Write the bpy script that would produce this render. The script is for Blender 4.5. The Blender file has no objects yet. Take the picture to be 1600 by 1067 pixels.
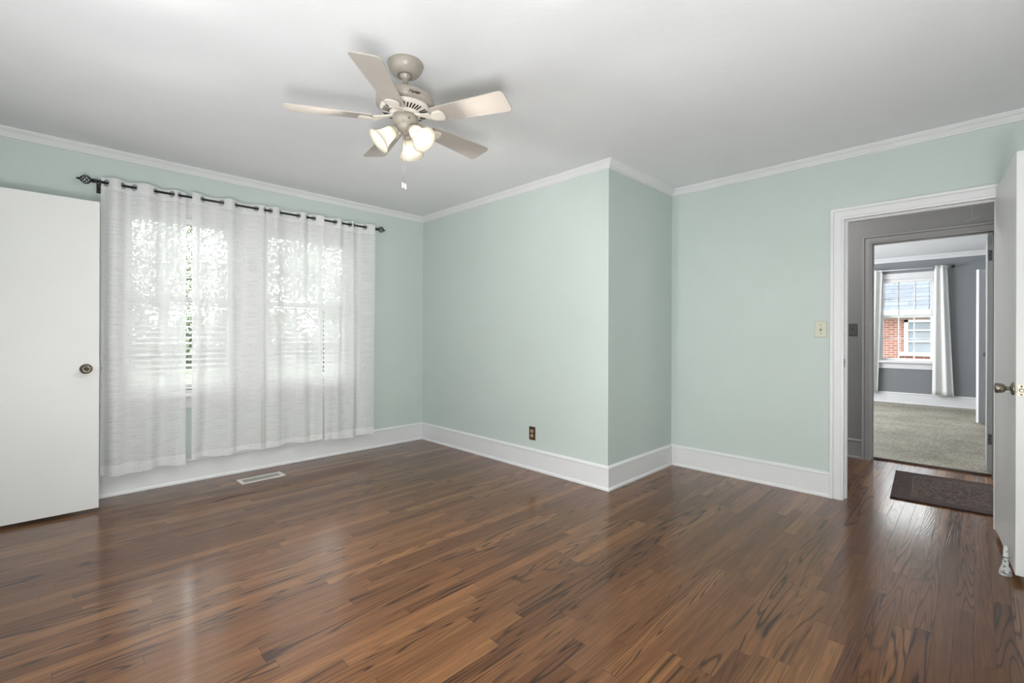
import bpy, bmesh, math, random
from mathutils import Vector, Matrix
random.seed(7)
S = bpy.context.scene
COL = S.collection
R = math.radians
PI = math.pi

# ------------------------------------------------------------------ camera
cam_d = bpy.data.cameras.new('camera')
cam = bpy.data.objects.new('camera', cam_d); COL.objects.link(cam)
F, YAW, CY, ROLL, CAMH = 723.9, 0.7851, 523.8, 0.0034, 1.158
cam_d.sensor_width = 36.0
cam_d.lens = 36.0 * F / 1600
cam_d.shift_y = -(533.5 - CY) / 1600
cam_d.clip_start = 0.02; cam_d.clip_end = 200
fwd = Vector((math.cos(YAW), math.sin(YAW), 0)); rgt = Vector((math.sin(YAW), -math.cos(YAW), 0)); up = Vector((0, 0, 1))
r2 = rgt * math.cos(ROLL) + up * math.sin(ROLL); u2 = up * math.cos(ROLL) - rgt * math.sin(ROLL)
cam.matrix_world = Matrix(((r2.x, u2.x, -fwd.x, 0), (r2.y, u2.y, -fwd.y, 0), (r2.z, u2.z, -fwd.z, CAMH), (0, 0, 0, 1)))
S.camera = cam

# ------------------------------------------------------------------ view
S.view_settings.view_transform = 'Standard'
S.view_settings.look = 'None'
S.view_settings.exposure = 0.7
S.view_settings.gamma = 1.0
S.view_settings.use_curve_mapping = False

# ------------------------------------------------------------------ world: flat overcast sky
W = bpy.data.worlds.new('overcast_sky'); S.world = W; W.use_nodes = True
wn = W.node_tree.nodes; wl = W.node_tree.links; wn.clear()
wo = wn.new('ShaderNodeOutputWorld'); wb = wn.new('ShaderNodeBackground')
tc = wn.new('ShaderNodeTexCoord'); nz = wn.new('ShaderNodeTexNoise'); rp = wn.new('ShaderNodeValToRGB')
nz.inputs['Scale'].default_value = 2.2; nz.inputs['Detail'].default_value = 4
rp.color_ramp.elements[0].color = (0.90, 0.94, 1.0, 1); rp.color_ramp.elements[1].color = (1, 1, 1, 1)
wl.new(tc.outputs['Generated'], nz.inputs['Vector']); wl.new(nz.outputs['Fac'], rp.inputs['Fac'])
wl.new(rp.outputs['Color'], wb.inputs['Color']); wb.inputs['Strength'].default_value = 5.0
wl.new(wb.outputs['Background'], wo.inputs['Surface'])

# ------------------------------------------------------------------ large area lights
def area(name, loc, direction, sx, sy, power, color=(1, 1, 1), portal=False):
    d = bpy.data.lights.new(name, 'AREA'); d.shape = 'RECTANGLE'; d.size = sx; d.size_y = sy
    d.energy = power; d.color = color
    if portal: d.cycles.is_portal = True
    o = bpy.data.objects.new(name, d); COL.objects.link(o); o.location = loc
    o.rotation_euler = Vector(direction).to_track_quat('-Z', 'Z').to_euler()
    return o
area('left_wall_fill', (-0.52, 1.7, 1.45), (1, 0, 0.15), 1.5, 1.4, 19, (0.96, 0.98, 1.0))  # added fill along the solid left wall; no window is built there
area('flash_fill', (-0.2, -0.3, 0.55), (0.75, 0.75, 1), 0.6, 0.5, 40, (1.0, 0.99, 0.97))  # added unseen uplight behind the camera, lifts the ceiling like a bounced flash
area('back_wall_fill', (1.6, -0.5, 1.5), (0.1, 1, 0.3), 1.6, 1.3, 2, (0.97, 0.985, 1.0))  # invented weak fill in front of the windowless back wall
area('hall_end_fill', (4.75, -2.25, 1.5), (0, 1, 0), 1.0, 1.4, 20, (1.0, 0.99, 0.97))  # added out-of-view fill that brightens the dark hall from its closed end
area('hall_ceiling_fill', (4.72, 1.45, 2.40), (0.25, -0.35, -1), 0.3, 0.3, 9, (1.0, 0.97, 0.93))  # unseen light without a fixture, added to lift the hall wall
area('far_bedroom_fill', (8.0, 3.5, 1.6), (0, -1, 0), 2.4, 1.5, 98, (0.96, 0.98, 1.0))  # extra fill by the bedroom's closed left wall, standing in for a window
for nm, loc, dr, sx, sy in (('portal_window', (0.755, 4.52, 1.4), (0, -1, 0), 0.8, 1.42),
                            ('portal_window', (1.725, 4.52, 1.4), (0, -1, 0), 0.84, 1.42),
                            ('portal_window', (10.55, 0.84, 1.44), (-1, 0, 0), 0.78, 1.48)):
    area(nm, loc, dr, sx, sy, 1, portal=True)

# ------------------------------------------------------------------ helpers
class MB:
    def __init__(s): s.bm = bmesh.new()
    def box(s, x0, x1, y0, y1, z0, z1, M=None, bev=0, mi=0):
        b = s.bm
        P = [Vector(p) for p in ((x0,y0,z0),(x1,y0,z0),(x1,y1,z0),(x0,y1,z0),(x0,y0,z1),(x1,y0,z1),(x1,y1,z1),(x0,y1,z1))]
        if M: P = [M @ p for p in P]
        v = [b.verts.new(p) for p in P]
        fs = [b.faces.new([v[i] for i in f]) for f in ((0,3,2,1),(4,5,6,7),(0,1,5,4),(1,2,6,5),(2,3,7,6),(3,0,4,7))]
        for f in fs: f.material_index = mi
        if bev:
            es = {e for f in fs for e in f.edges}
            bmesh.ops.bevel(b, geom=list(es), offset=bev, segments=2, affect='EDGES', profile=0.5)
        return s
    def lathe(s, prof, origin=(0,0,0), axis=(0,0,1), n=24, smooth=True, sc=(1,1)):
        b = s.bm; a = Vector(axis).normalized(); o = Vector(origin)
        t = Vector((1,0,0)) if abs(a.x) < 0.9 else Vector((0,1,0))
        e1 = (t - a*t.dot(a)).normalized(); e2 = a.cross(e1)
        rings = []
        for r, h in prof:
            if r < 1e-6: rings.append([b.verts.new(o + a*h)])
            else: rings.append([b.verts.new(o + a*h + (e1*math.cos(2*PI*k/n)*sc[0] + e2*math.sin(2*PI*k/n)*sc[1])*r) for k in range(n)])
        for A, B in zip(rings, rings[1:]):
            for k in range(n):
                k2 = (k+1) % n
                if len(A) == 1 and len(B) == 1: continue
                if len(A) == 1: f = b.faces.new((A[0], B[k2], B[k]))
                elif len(B) == 1: f = b.faces.new((A[k], A[k2], B[0]))
                else: f = b.faces.new((A[k], A[k2], B[k2], B[k]))
                f.smooth = smooth
        return s
    def tube(s, pts, r, n=8, closed=False, caps=True):
        b = s.bm; pts = [Vector(p) for p in pts]; m = len(pts); rings = []
        for i, p in enumerate(pts):
            if closed: t = (pts[(i+1) % m] - pts[i-1]).normalized()
            else: t = (pts[min(i+1, m-1)] - pts[max(i-1, 0)]).normalized()
            if i == 0:
                q = Vector((0,0,1)) if abs(t.z) < 0.9 else Vector((1,0,0))
            e1 = (q - t*q.dot(t)).normalized(); q = e1; e2 = t.cross(e1)
            rr = r[i] if isinstance(r, (list, tuple)) else r
            rings.append([b.verts.new(p + (e1*math.cos(2*PI*k/n) + e2*math.sin(2*PI*k/n))*rr) for k in range(n)])
        prs = list(zip(rings, rings[1:]))
        if closed: prs.append((rings[-1], rings[0]))
        for A, B in prs:
            for k in range(n):
                f = b.faces.new((A[k], A[(k+1) % n], B[(k+1) % n], B[k])); f.smooth = True
        if caps and not closed:
            b.faces.new(rings[0][::-1]); b.faces.new(rings[-1])
        return s
    def sweep(s, pts, ns, B, prof, ends=(None, None)):
        """profile (a,b) swept along pts; ns = in-plane offset normal per segment; B = second axis."""
        b = s.bm; pts = [Vector(p) for p in pts]; ns = [Vector(n) for n in ns]; B = Vector(B); rings = []
        for i, p in enumerate(pts):
            if i == 0: m = ends[0] or ns[0]
            elif i == len(pts)-1: m = ends[1] or ns[-1]
            else: m = (ns[i-1] + ns[i]) / (1 + ns[i-1].dot(ns[i]))
            rings.append([b.verts.new(p + Vector(m)*a + B*c) for a, c in prof])
        k = len(prof)
        for A, C in zip(rings, rings[1:]):
            for j in range(k): b.faces.new((A[j], A[(j+1) % k], C[(j+1) % k], C[j]))
        b.faces.new(rings[0][::-1]); b.faces.new(rings[-1])
        return s
    def torus(s, c, axis, R_, r_, n=24, m=8):
        a = Vector(axis).normalized(); t = Vector((0,0,1)) if abs(a.z) < 0.9 else Vector((1,0,0))
        e1 = (t - a*t.dot(a)).normalized(); e2 = a.cross(e1); c = Vector(c)
        return s.tube([c + (e1*math.cos(2*PI*k/n) + e2*math.sin(2*PI*k/n))*R_ for k in range(n)], r_, m, closed=True)
    def prism(s, poly, z0, z1, M=None, bev=0):
        b = s.bm; M = M or Matrix()
        A = [b.verts.new(M @ Vector((x, y, z0))) for x, y in poly]; C = [b.verts.new(M @ Vector((x, y, z1))) for x, y in poly]
        n = len(poly); f1 = b.faces.new(A[::-1]); f2 = b.faces.new(C)
        for k in range(n): b.faces.new((A[k], A[(k+1) % n], C[(k+1) % n], C[k]))
        if bev: bmesh.ops.bevel(b, geom=list({e for f in (f1, f2) for e in f.edges}), offset=bev, segments=1, affect='EDGES')
        return s
    def build(s, name, mats, parent=None, recalc=True):
        if recalc: bmesh.ops.recalc_face_normals(s.bm, faces=s.bm.faces[:])
        me = bpy.data.meshes.new(name); s.bm.to_mesh(me); s.bm.free()
        for m in (mats if isinstance(mats, (list, tuple)) else [mats]): me.materials.append(m)
        o = bpy.data.objects.new(name, me); COL.objects.link(o)
        if parent: o.parent = parent
        return o

def tag(o, label, cat, group=None, kind=None):
    o['label'] = label; o['category'] = cat
    if group: o['group'] = group
    if kind: o['kind'] = kind
    return o
def thing(name, label, cat, loc=(0,0,0), rz=0, group=None, kind=None):
    o = bpy.data.objects.new(name, None); COL.objects.link(o); o.location = loc; o.rotation_euler = (0,0,rz)
    o.empty_display_size = 0.05
    return tag(o, label, cat, group, kind)

# ------------------------------------------------------------------ materials
def mat(name):
    m = bpy.data.materials.new(name); m.use_nodes = True
    n = m.node_tree.nodes; l = m.node_tree.links
    return m, n, l, n['Principled BSDF']
def N(n, t, **kw):
    x = n.new(t)
    for k, v in kw.items(): setattr(x, k, v)
    return x
def paint(name, col, rough=0.5, bump=0.02, scale=180, vary=0.02, metal=0, spec=0.5):
    m, n, l, p = mat(name)
    t = N(n, 'ShaderNodeTexCoord'); z = N(n, 'ShaderNodeTexNoise'); z.inputs['Scale'].default_value = scale; z.inputs['Detail'].default_value = 3
    l.new(t.outputs['Object'], z.inputs['Vector'])
    z2 = N(n, 'ShaderNodeTexNoise'); z2.inputs['Scale'].default_value = 3.0; l.new(t.outputs['Object'], z2.inputs['Vector'])
    r = N(n, 'ShaderNodeValToRGB'); c = col
    r.color_ramp.elements[0].color = tuple(max(0, v*(1-vary)) for v in c) + (1,); r.color_ramp.elements[1].color = tuple(min(1, v*(1+vary)) for v in c) + (1,)
    r.color_ramp.elements[0].position = 0.3; r.color_ramp.elements[1].position = 0.7
    l.new(z2.outputs['Fac'], r.inputs['Fac']); l.new(r.outputs['Color'], p.inputs['Base Color'])
    b = N(n, 'ShaderNodeBump'); b.inputs['Strength'].default_value = bump; b.inputs['Distance'].default_value = 0.01
    l.new(z.outputs['Fac'], b.inputs['Height']); l.new(b.outputs['Normal'], p.inputs['Normal'])
    p.inputs['Roughness'].default_value = rough; p.inputs['Metallic'].default_value = metal; p.inputs['Specular IOR Level'].default_value = spec
    return m

M_mint = paint('mint_wall_paint', (0.570, 0.645, 0.618), 0.55, 0.05, 90, 0.012, spec=0.35)
M_ceil = paint('ceiling_plaster', (0.825, 0.835, 0.86), 0.8, 0.12, 25, 0.012, spec=0.2)
M_trim = paint('white_trim_paint', (0.78, 0.785, 0.80), 0.35, 0.02, 60, 0.01)
M_door = paint('white_door_paint', (0.77, 0.77, 0.765), 0.4, 0.02, 60, 0.01)
M_grey = paint('grey_wall_paint', (0.235, 0.25, 0.262), 0.6, 0.04, 90, 0.02, spec=0.3)
M_hall = paint('hall_grey_paint', (0.26, 0.262, 0.262), 0.6, 0.04, 90, 0.02, spec=0.3)
M_gtrim = paint('grey_trim_paint', (0.29, 0.29, 0.29), 0.4, 0.03, 60, 0.02)
M_gdoor = paint('light_grey_door_paint', (0.42, 0.43, 0.43), 0.45, 0.02, 60, 0.01)
M_cream = paint('cream_enamel', (0.35, 0.31, 0.265), 0.3, 0.01, 60, 0.01)
M_creaml = paint('pale_cream_enamel', (0.66, 0.62, 0.57), 0.35, 0.01, 60, 0.01)
M_blade = paint('cream_blade', (0.42, 0.38, 0.345), 0.4, 0.02, 60, 0.02)
M_dark = paint('dark_void', (0.02, 0.02, 0.02), 0.7)
M_black = paint('black_iron', (0.008, 0.008, 0.009), 0.4, 0.1, 200)
M_brass = paint('aged_nickel', (0.24, 0.215, 0.17), 0.33, 0.1, 150, 0.25, metal=0.9)
M_steel = paint('dark_steel', (0.14, 0.14, 0.15), 0.35, 0.02, 60, 0.1, metal=0.7)
M_ring = paint('grommet_nickel', (0.42, 0.42, 0.42), 0.3, 0.02, 60, 0.1, metal=0.8)
M_ivory = paint('ivory_plastic', (0.62, 0.62, 0.50), 0.35, 0.01, 60, 0.02)
M_brownp = paint('brown_plate', (0.075, 0.045, 0.018), 0.35, 0.05, 150, 0.3, metal=0.3)
M_tansock = paint('tan_plastic', (0.48, 0.35, 0.24), 0.4)
M_graypl = paint('grey_plate', (0.085, 0.085, 0.085), 0.4)
M_blind = paint('white_blind', (0.83, 0.83, 0.83), 0.45, 0.01, 60, 0.01)
M_drape = paint('white_drape', (0.80, 0.80, 0.79), 0.8, 0.25, 300, 0.02)
M_vent = paint('white_register', (0.74, 0.70, 0.66), 0.4)
M_trunk = paint('bark', (0.07, 0.055, 0.045), 0.9, 0.6, 12, 0.3)
M_sash = paint('white_sash', (0.84, 0.84, 0.84), 0.4)
M_gutter = paint('white_gutter', (0.5, 0.5, 0.5), 0.4)

def m_figure():
    m, n, l, p = mat('distressed_plaster')
    t = N(n, 'ShaderNodeTexCoord'); z = N(n, 'ShaderNodeTexNoise'); z.inputs['Scale'].default_value = 60; z.inputs['Detail'].default_value = 6
    l.new(t.outputs['Object'], z.inputs['Vector']); r = N(n, 'ShaderNodeValToRGB')
    r.color_ramp.elements[0].position = 0.40; r.color_ramp.elements[0].color = (0.22, 0.23, 0.23, 1)
    r.color_ramp.elements[1].position = 0.52; r.color_ramp.elements[1].color = (0.62, 0.64, 0.63, 1)
    l.new(z.outputs['Fac'], r.inputs['Fac']); l.new(r.outputs['Color'], p.inputs['Base Color']); p.inputs['Roughness'].default_value = 0.7
    return m
M_fig = m_figure()

def m_glass():
    m, n, l, p = mat('window_glass'); n.remove(p)
    o = n['Material Output']; a = N(n, 'ShaderNodeBsdfTransparent'); g = N(n, 'ShaderNodeBsdfGlossy'); g.inputs['Roughness'].default_value = 0.02
    lw = N(n, 'ShaderNodeFresnel'); lw.inputs['IOR'].default_value = 1.35
    mx = N(n, 'ShaderNodeMixShader'); a.inputs['Color'].default_value = (0.96, 0.98, 0.97, 1)
    l.new(lw.outputs['Fac'], mx.inputs['Fac']); l.new(a.outputs[0], mx.inputs[1]); l.new(g.outputs[0], mx.inputs[2]); l.new(mx.outputs[0], o.inputs['Surface'])
    return m
M_glass = m_glass()

def m_math(n, l, op, a, b=None, c=None):
    x = N(n, 'ShaderNodeMath', operation=op)
    for i, v in enumerate((a, b, c)):
        if v is None: continue
        if isinstance(v, (int, float)): x.inputs[i].default_value = v
        else: l.new(v, x.inputs[i])
    return x.outputs[0]

def m_wood():
    m, n, l, p = mat('oak_strip_floor')
    t = N(n, 'ShaderNodeTexCoord'); sx = N(n, 'ShaderNodeSeparateXYZ'); l.new(t.outputs['Object'], sx.inputs[0])
    X, Y = sx.outputs['X'], sx.outputs['Y']; mm = lambda op, a, b=None, c=None: m_math(n, l, op, a, b, c)
    ys = mm('DIVIDE', Y, 0.057); row = mm('FLOOR', ys); fy = mm('FRACT', ys)
    w1 = N(n, 'ShaderNodeTexWhiteNoise', noise_dimensions='1D'); l.new(row, w1.inputs['W'])
    w2 = N(n, 'ShaderNodeTexWhiteNoise', noise_dimensions='1D'); l.new(mm('ADD', row, 371.3), w2.inputs['W'])
    ln = mm('MULTIPLY_ADD', w2.outputs['Value'], 0.7, 0.55)
    xs = mm('DIVIDE', mm('MULTIPLY_ADD', w1.outputs['Value'], 9.0, X), ln); cell = mm('FLOOR', xs); fx = mm('FRACT', xs)
    cb = N(n, 'ShaderNodeCombineXYZ'); l.new(row, cb.inputs[0]); l.new(cell, cb.inputs[1])
    wn_ = N(n, 'ShaderNodeTexWhiteNoise', noise_dimensions='3D'); l.new(cb.outputs[0], wn_.inputs['Vector'])
    sc = N(n, 'ShaderNodeSeparateColor'); l.new(wn_.outputs['Color'], sc.inputs[0])
    # grain coords, shifted per board
    gc = N(n, 'ShaderNodeCombineXYZ')
    l.new(mm('MULTIPLY_ADD', sc.outputs[0], 37.0, mm('MULTIPLY', X, 0.42)), gc.inputs[0])
    l.new(mm('MULTIPLY_ADD', sc.outputs[1], 23.0, mm('MULTIPLY', Y, mm('MULTIPLY_ADD', sc.outputs[2], 5.0, 3.5))), gc.inputs[1]); l.new(mm('MULTIPLY', sc.outputs[2], 11.0), gc.inputs[2])
    warp = N(n, 'ShaderNodeTexNoise'); warp.inputs['Scale'].default_value = 2.2; warp.inputs['Detail'].default_value = 1.2; warp.inputs['Roughness'].default_value = 0.5
    l.new(gc.outputs[0], warp.inputs['Vector'])
    ringv = mm('SINE', mm('MULTIPLY', warp.outputs['Fac'], mm('MULTIPLY_ADD', sc.outputs[2], 50.0, 50.0)))          # contour lines: cathedral grain
    rings = mm('POWER', mm('MULTIPLY_ADD', ringv, 0.5, 0.5), 5.0)
    cath = N(n, 'ShaderNodeMapRange'); cath.inputs['From Min'].default_value = 0.3; cath.inputs['From Max'].default_value = 0.8; l.new(sc.outputs[1], cath.inputs['Value']); rings = mm('MULTIPLY', rings, mm('MULTIPLY_ADD', cath.outputs['Result'], 0.85, 0.15))
    g2 = N(n, 'ShaderNodeCombineXYZ'); l.new(mm('MULTIPLY_ADD', sc.outputs[1], 7.0, mm('MULTIPLY', X, 7.0)), g2.inputs[0]); l.new(mm('MULTIPLY', Y, 330.0), g2.inputs[1])
    fine = N(n, 'ShaderNodeTexNoise'); fine.inputs['Scale'].default_value = 1.0; fine.inputs['Detail'].default_value = 3.0; l.new(g2.outputs[0], fine.inputs['Vector'])
    g3 = N(n, 'ShaderNodeCombineXYZ'); l.new(mm('MULTIPLY_ADD', sc.outputs[0], 5.0, mm('MULTIPLY', X, 2.5)), g3.inputs[0]); l.new(mm('MULTIPLY_ADD', sc.outputs[2], 9.0, mm('MULTIPLY', Y, 45.0)), g3.inputs[1])
    med = N(n, 'ShaderNodeTexNoise'); med.inputs['Scale'].default_value = 1.0; med.inputs['Detail'].default_value = 3.0; l.new(g3.outputs[0], med.inputs['Vector'])
    # base colour per board
    rc = N(n, 'ShaderNodeValToRGB'); e = rc.color_ramp
    e.elements[0].color = (0.096, 0.036, 0.013, 1); e.elements[1].color = (0.208, 0.094, 0.036, 1)
    for pos, c in ((0.3, (0.124, 0.050, 0.018, 1)), (0.7, (0.150, 0.064, 0.024, 1))):
        q = e.elements.new(pos); q.color = c
    l.new(sc.outputs[0], rc.inputs['Fac'])
    mul = mm('SUBTRACT', 1.0, mm('MULTIPLY', rings, 0.75))
    mul = mm('MULTIPLY', mul, mm('MULTIPLY_ADD', fine.outputs['Fac'], 1.2, 0.50))
    mul = mm('MULTIPLY', mul, mm('MULTIPLY_ADD', med.outputs['Fac'], 1.0, 0.53))
    # gaps between boards
    ey = mm('MULTIPLY', mm('MINIMUM', fy, mm('SUBTRACT', 1.0, fy)), 0.057)
    ex = mm('MULTIPLY', mm('MINIMUM', fx, mm('SUBTRACT', 1.0, fx)), ln)
    gap = mm('LESS_THAN', mm('MINIMUM', ey, mm('MULTIPLY', ex, 0.6)), 0.0006)
    mul = mm('MULTIPLY', mul, mm('SUBTRACT', 1.0, mm('MULTIPLY', gap, 0.6)))
    cm = N(n, 'ShaderNodeVectorMath', operation='SCALE'); l.new(rc.outputs['Color'], cm.inputs[0]); l.new(mul, cm.inputs['Scale'])
    l.new(cm.outputs[0], p.inputs['Base Color'])
    hgt = mm('SUBTRACT', mm('SUBTRACT', mm('MULTIPLY', fine.outputs['Fac'], 0.25), mm('MULTIPLY', rings, 0.30)), mm('MULTIPLY', gap, 0.6))
    hgt = mm('ADD', hgt, mm('MULTIPLY', sc.outputs[1], 0.25))
    b = N(n, 'ShaderNodeBump'); b.inputs['Strength'].default_value = 0.5; b.inputs['Distance'].default_value = 0.0015
    l.new(hgt, b.inputs['Height']); l.new(b.outputs['Normal'], p.inputs['Normal'])
    l.new(mm('MULTIPLY_ADD', rings, 0.05, 0.34), p.inputs['Roughness']); p.inputs['Specular IOR Level'].default_value = 0.08
    p.inputs['Coat Weight'].default_value = 0.72; p.inputs['Coat Roughness'].default_value = 0.13; p.inputs['Coat IOR'].default_value = 1.5
    b2 = N(n, 'ShaderNodeBump'); b2.inputs['Strength'].default_value = 0.7; b2.inputs['Distance'].default_value = 0.0006; l.new(hgt, b2.inputs['Height']); l.new(b2.outputs['Normal'], p.inputs['Coat Normal'])
    return m
M_wood = m_wood()

def m_carpet():
    m, n, l, p = mat('beige_carpet')
    t = N(n, 'ShaderNodeTexCoord'); z = N(n, 'ShaderNodeTexNoise'); z.inputs['Scale'].default_value = 55; z.inputs['Detail'].default_value = 5
    z2 = N(n, 'ShaderNodeTexNoise'); z2.inputs['Scale'].default_value = 2.2; z2.inputs['Detail'].default_value = 4
    l.new(t.outputs['Object'], z.inputs['Vector']); l.new(t.outputs['Object'], z2.inputs['Vector'])
    a = m_math(n, l, 'ADD', m_math(n, l, 'MULTIPLY', z.outputs['Fac'], 0.75), m_math(n, l, 'MULTIPLY', z2.outputs['Fac'], 0.4))
    r = N(n, 'ShaderNodeValToRGB'); r.color_ramp.elements[0].position = 0.42; r.color_ramp.elements[1].position = 0.75
    r.color_ramp.elements[0].color = (0.22, 0.205, 0.165, 1); r.color_ramp.elements[1].color = (0.50, 0.475, 0.40, 1)
    l.new(a, r.inputs['Fac']); l.new(r.outputs['Color'], p.inputs['Base Color']); p.inputs['Roughness'].default_value = 0.95; p.inputs['Specular IOR Level'].default_value = 0.1
    b = N(n, 'ShaderNodeBump'); b.inputs['Strength'].default_value = 0.6; b.inputs['Distance'].default_value = 0.012
    l.new(a, b.inputs['Height']); l.new(b.outputs['Normal'], p.inputs['Normal'])
    return m
M_carpet = m_carpet()

def m_rug():
    m, n, l, p = mat('dark_patterned_rug'); mm = lambda op, a, b=None, c=None: m_math(n, l, op, a, b, c)
    t = N(n, 'ShaderNodeTexCoord'); sx = N(n, 'ShaderNodeSeparateXYZ'); l.new(t.outputs['Object'], sx.inputs[0])
    X, Y = sx.outputs['X'], sx.outputs['Y']
    dx = mm('SUBTRACT', 0.4335, mm('ABSOLUTE', X)); dy = mm('SUBTRACT', 0.75, mm('ABSOLUTE', Y)); d = mm('MINIMUM', dx, dy)
    line = mm('COMPARE', d, 0.115, 0.006); bord = mm('LESS_THAN', d, 0.115)
    z = N(n, 'ShaderNodeTexNoise'); z.inputs['Scale'].default_value = 14; z.inputs['Detail'].default_value = 5; l.new(t.outputs['Object'], z.inputs['Vector'])
    rings = mm('POWER', mm('MULTIPLY_ADD', mm('SINE', mm('MULTIPLY', z.outputs['Fac'], 40.0)), 0.5, 0.5), 3.0)
    f = mm('MULTIPLY', rings, mm('SUBTRACT', 0.8, mm('MULTIPLY', bord, 0.55)))
    f = mm('MINIMUM', mm('ADD', f, mm('MULTIPLY', line, 0.45)), 1.0)
    r = N(n, 'ShaderNodeValToRGB'); r.color_ramp.elements[0].color = (0.055, 0.038, 0.034, 1); r.color_ramp.elements[1].color = (0.17, 0.125, 0.11, 1)
    l.new(f, r.inputs['Fac']); l.new(r.outputs['Color'], p.inputs['Base Color']); p.inputs['Roughness'].default_value = 0.9
    z3 = N(n, 'ShaderNodeTexNoise'); z3.inputs['Scale'].default_value = 400; l.new(t.outputs['Object'], z3.inputs['Vector'])
    b = N(n, 'ShaderNodeBump'); b.inputs['Strength'].default_value = 0.4; b.inputs['Distance'].default_value = 0.003; l.new(z3.outputs['Fac'], b.inputs['Height']); l.new(b.outputs['Normal'], p.inputs['Normal'])
    return m
M_rug = m_rug()

def m_brick(name, c1, c2, mortar, sc, bw, rh, msize, rot):
    m, n, l, p = mat(name)
    t = N(n, 'ShaderNodeTexCoord'); sx = N(n, 'ShaderNodeSeparateXYZ'); cb = N(n, 'ShaderNodeCombineXYZ')
    l.new(t.outputs['Object'], sx.inputs[0]); l.new(sx.outputs['Y'], cb.inputs[0]); l.new(sx.outputs['Z'], cb.inputs[1])
    b = N(n, 'ShaderNodeTexBrick'); b.inputs['Color1'].default_value = c1; b.inputs['Color2'].default_value = c2; b.inputs['Mortar'].default_value = mortar
    b.inputs['Scale'].default_value = sc; b.inputs['Brick Width'].default_value = bw; b.inputs['Row Height'].default_value = rh; b.inputs['Mortar Size'].default_value = msize
    l.new(cb.outputs[0], b.inputs['Vector']); l.new(b.outputs['Color'], p.inputs['Base Color']); p.inputs['Roughness'].default_value = 0.85
    return m
M_brick = m_brick('red_brick', (0.20, 0.062, 0.042, 1), (0.25, 0.092, 0.066, 1), (0.28, 0.25, 0.23, 1), 1, 0.205, 0.067, 0.010, 0)
M_shingle = m_brick('blue_grey_shingles', (0.075, 0.085, 0.11, 1), (0.10, 0.115, 0.14, 1), (0.05, 0.057, 0.07, 1), 1, 0.9, 0.14, 0.012, 0)

def m_sheer():
    m, n, l, p = mat('sheer_curtain'); n.remove(p); o = n['Material Output']; mm = lambda op, a, b=None, c=None: m_math(n, l, op, a, b, c)
    t = N(n, 'ShaderNodeTexCoord'); sx = N(n, 'ShaderNodeSeparateXYZ'); l.new(t.outputs['Object'], sx.inputs[0])
    X, Z = sx.outputs['X'], sx.outputs['Z']
    c1 = N(n, 'ShaderNodeCombineXYZ'); l.new(mm('MULTIPLY', X, 9.0), c1.inputs[0]); l.new(mm('MULTIPLY', Z, 190.0), c1.inputs[1])
    z1 = N(n, 'ShaderNodeTexNoise'); z1.inputs['Scale'].default_value = 1.0; z1.inputs['Detail'].default_value = 2; l.new(c1.outputs[0], z1.inputs['Vector'])
    c2 = N(n, 'ShaderNodeCombineXYZ'); l.new(mm('MULTIPLY', X, 38.0), c2.inputs[0]); l.new(mm('MULTIPLY', Z, 75.0), c2.inputs[1])
    vo = N(n, 'ShaderNodeTexVoronoi'); vo.inputs['Scale'].default_value = 1.0; l.new(c2.outputs[0], vo.inputs['Vector'])
    fleck = mm('LESS_THAN', vo.outputs['Distance'], 0.13)
    sc = N(n, 'ShaderNodeSeparateColor'); l.new(vo.outputs['Color'], sc.inputs[0]); fleck = mm('MULTIPLY', fleck, mm('GREATER_THAN', sc.outputs[0], 0.45))
    thr = N(n, 'ShaderNodeMapRange'); thr.inputs['From Min'].default_value = 0.35; thr.inputs['From Max'].default_value = 0.68
    thr.inputs['To Min'].default_value = 0.75; thr.inputs['To Max'].default_value = 0.89; l.new(z1.outputs['Fac'], thr.inputs['Value'])
    hem = mm('MULTIPLY', mm('MAXIMUM', mm('GREATER_THAN', Z, 2.155), mm('LESS_THAN', Z, 0.245)), 0.16)
    al = mm('MINIMUM', mm('ADD', mm('ADD', thr.outputs['Result'], hem), mm('MULTIPLY', fleck, 0.2)), 0.97)
    tr = N(n, 'ShaderNodeBsdfTransparent'); d = N(n, 'ShaderNodeBsdfDiffuse'); tl = N(n, 'ShaderNodeBsdfTranslucent')
    mc = N(n, 'ShaderNodeMix', data_type='RGBA'); l.new(fleck, mc.inputs['Factor']); mc.inputs[6].default_value = (0.945, 0.945, 0.955, 1); mc.inputs[7].default_value = (0.40, 0.40, 0.41, 1)
    l.new(mc.outputs[2], d.inputs['Color']); l.new(mc.outputs[2], tl.inputs['Color'])
    m1 = N(n, 'ShaderNodeMixShader'); m1.inputs['Fac'].default_value = 0.32; l.new(d.outputs[0], m1.inputs[1]); l.new(tl.outputs[0], m1.inputs[2])
    m2 = N(n, 'ShaderNodeMixShader'); l.new(al, m2.inputs['Fac']); l.new(tr.outputs[0], m2.inputs[1]); l.new(m1.outputs[0], m2.inputs[2]); l.new(m2.outputs[0], o.inputs['Surface'])
    return m
M_sheer = m_sheer()

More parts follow.
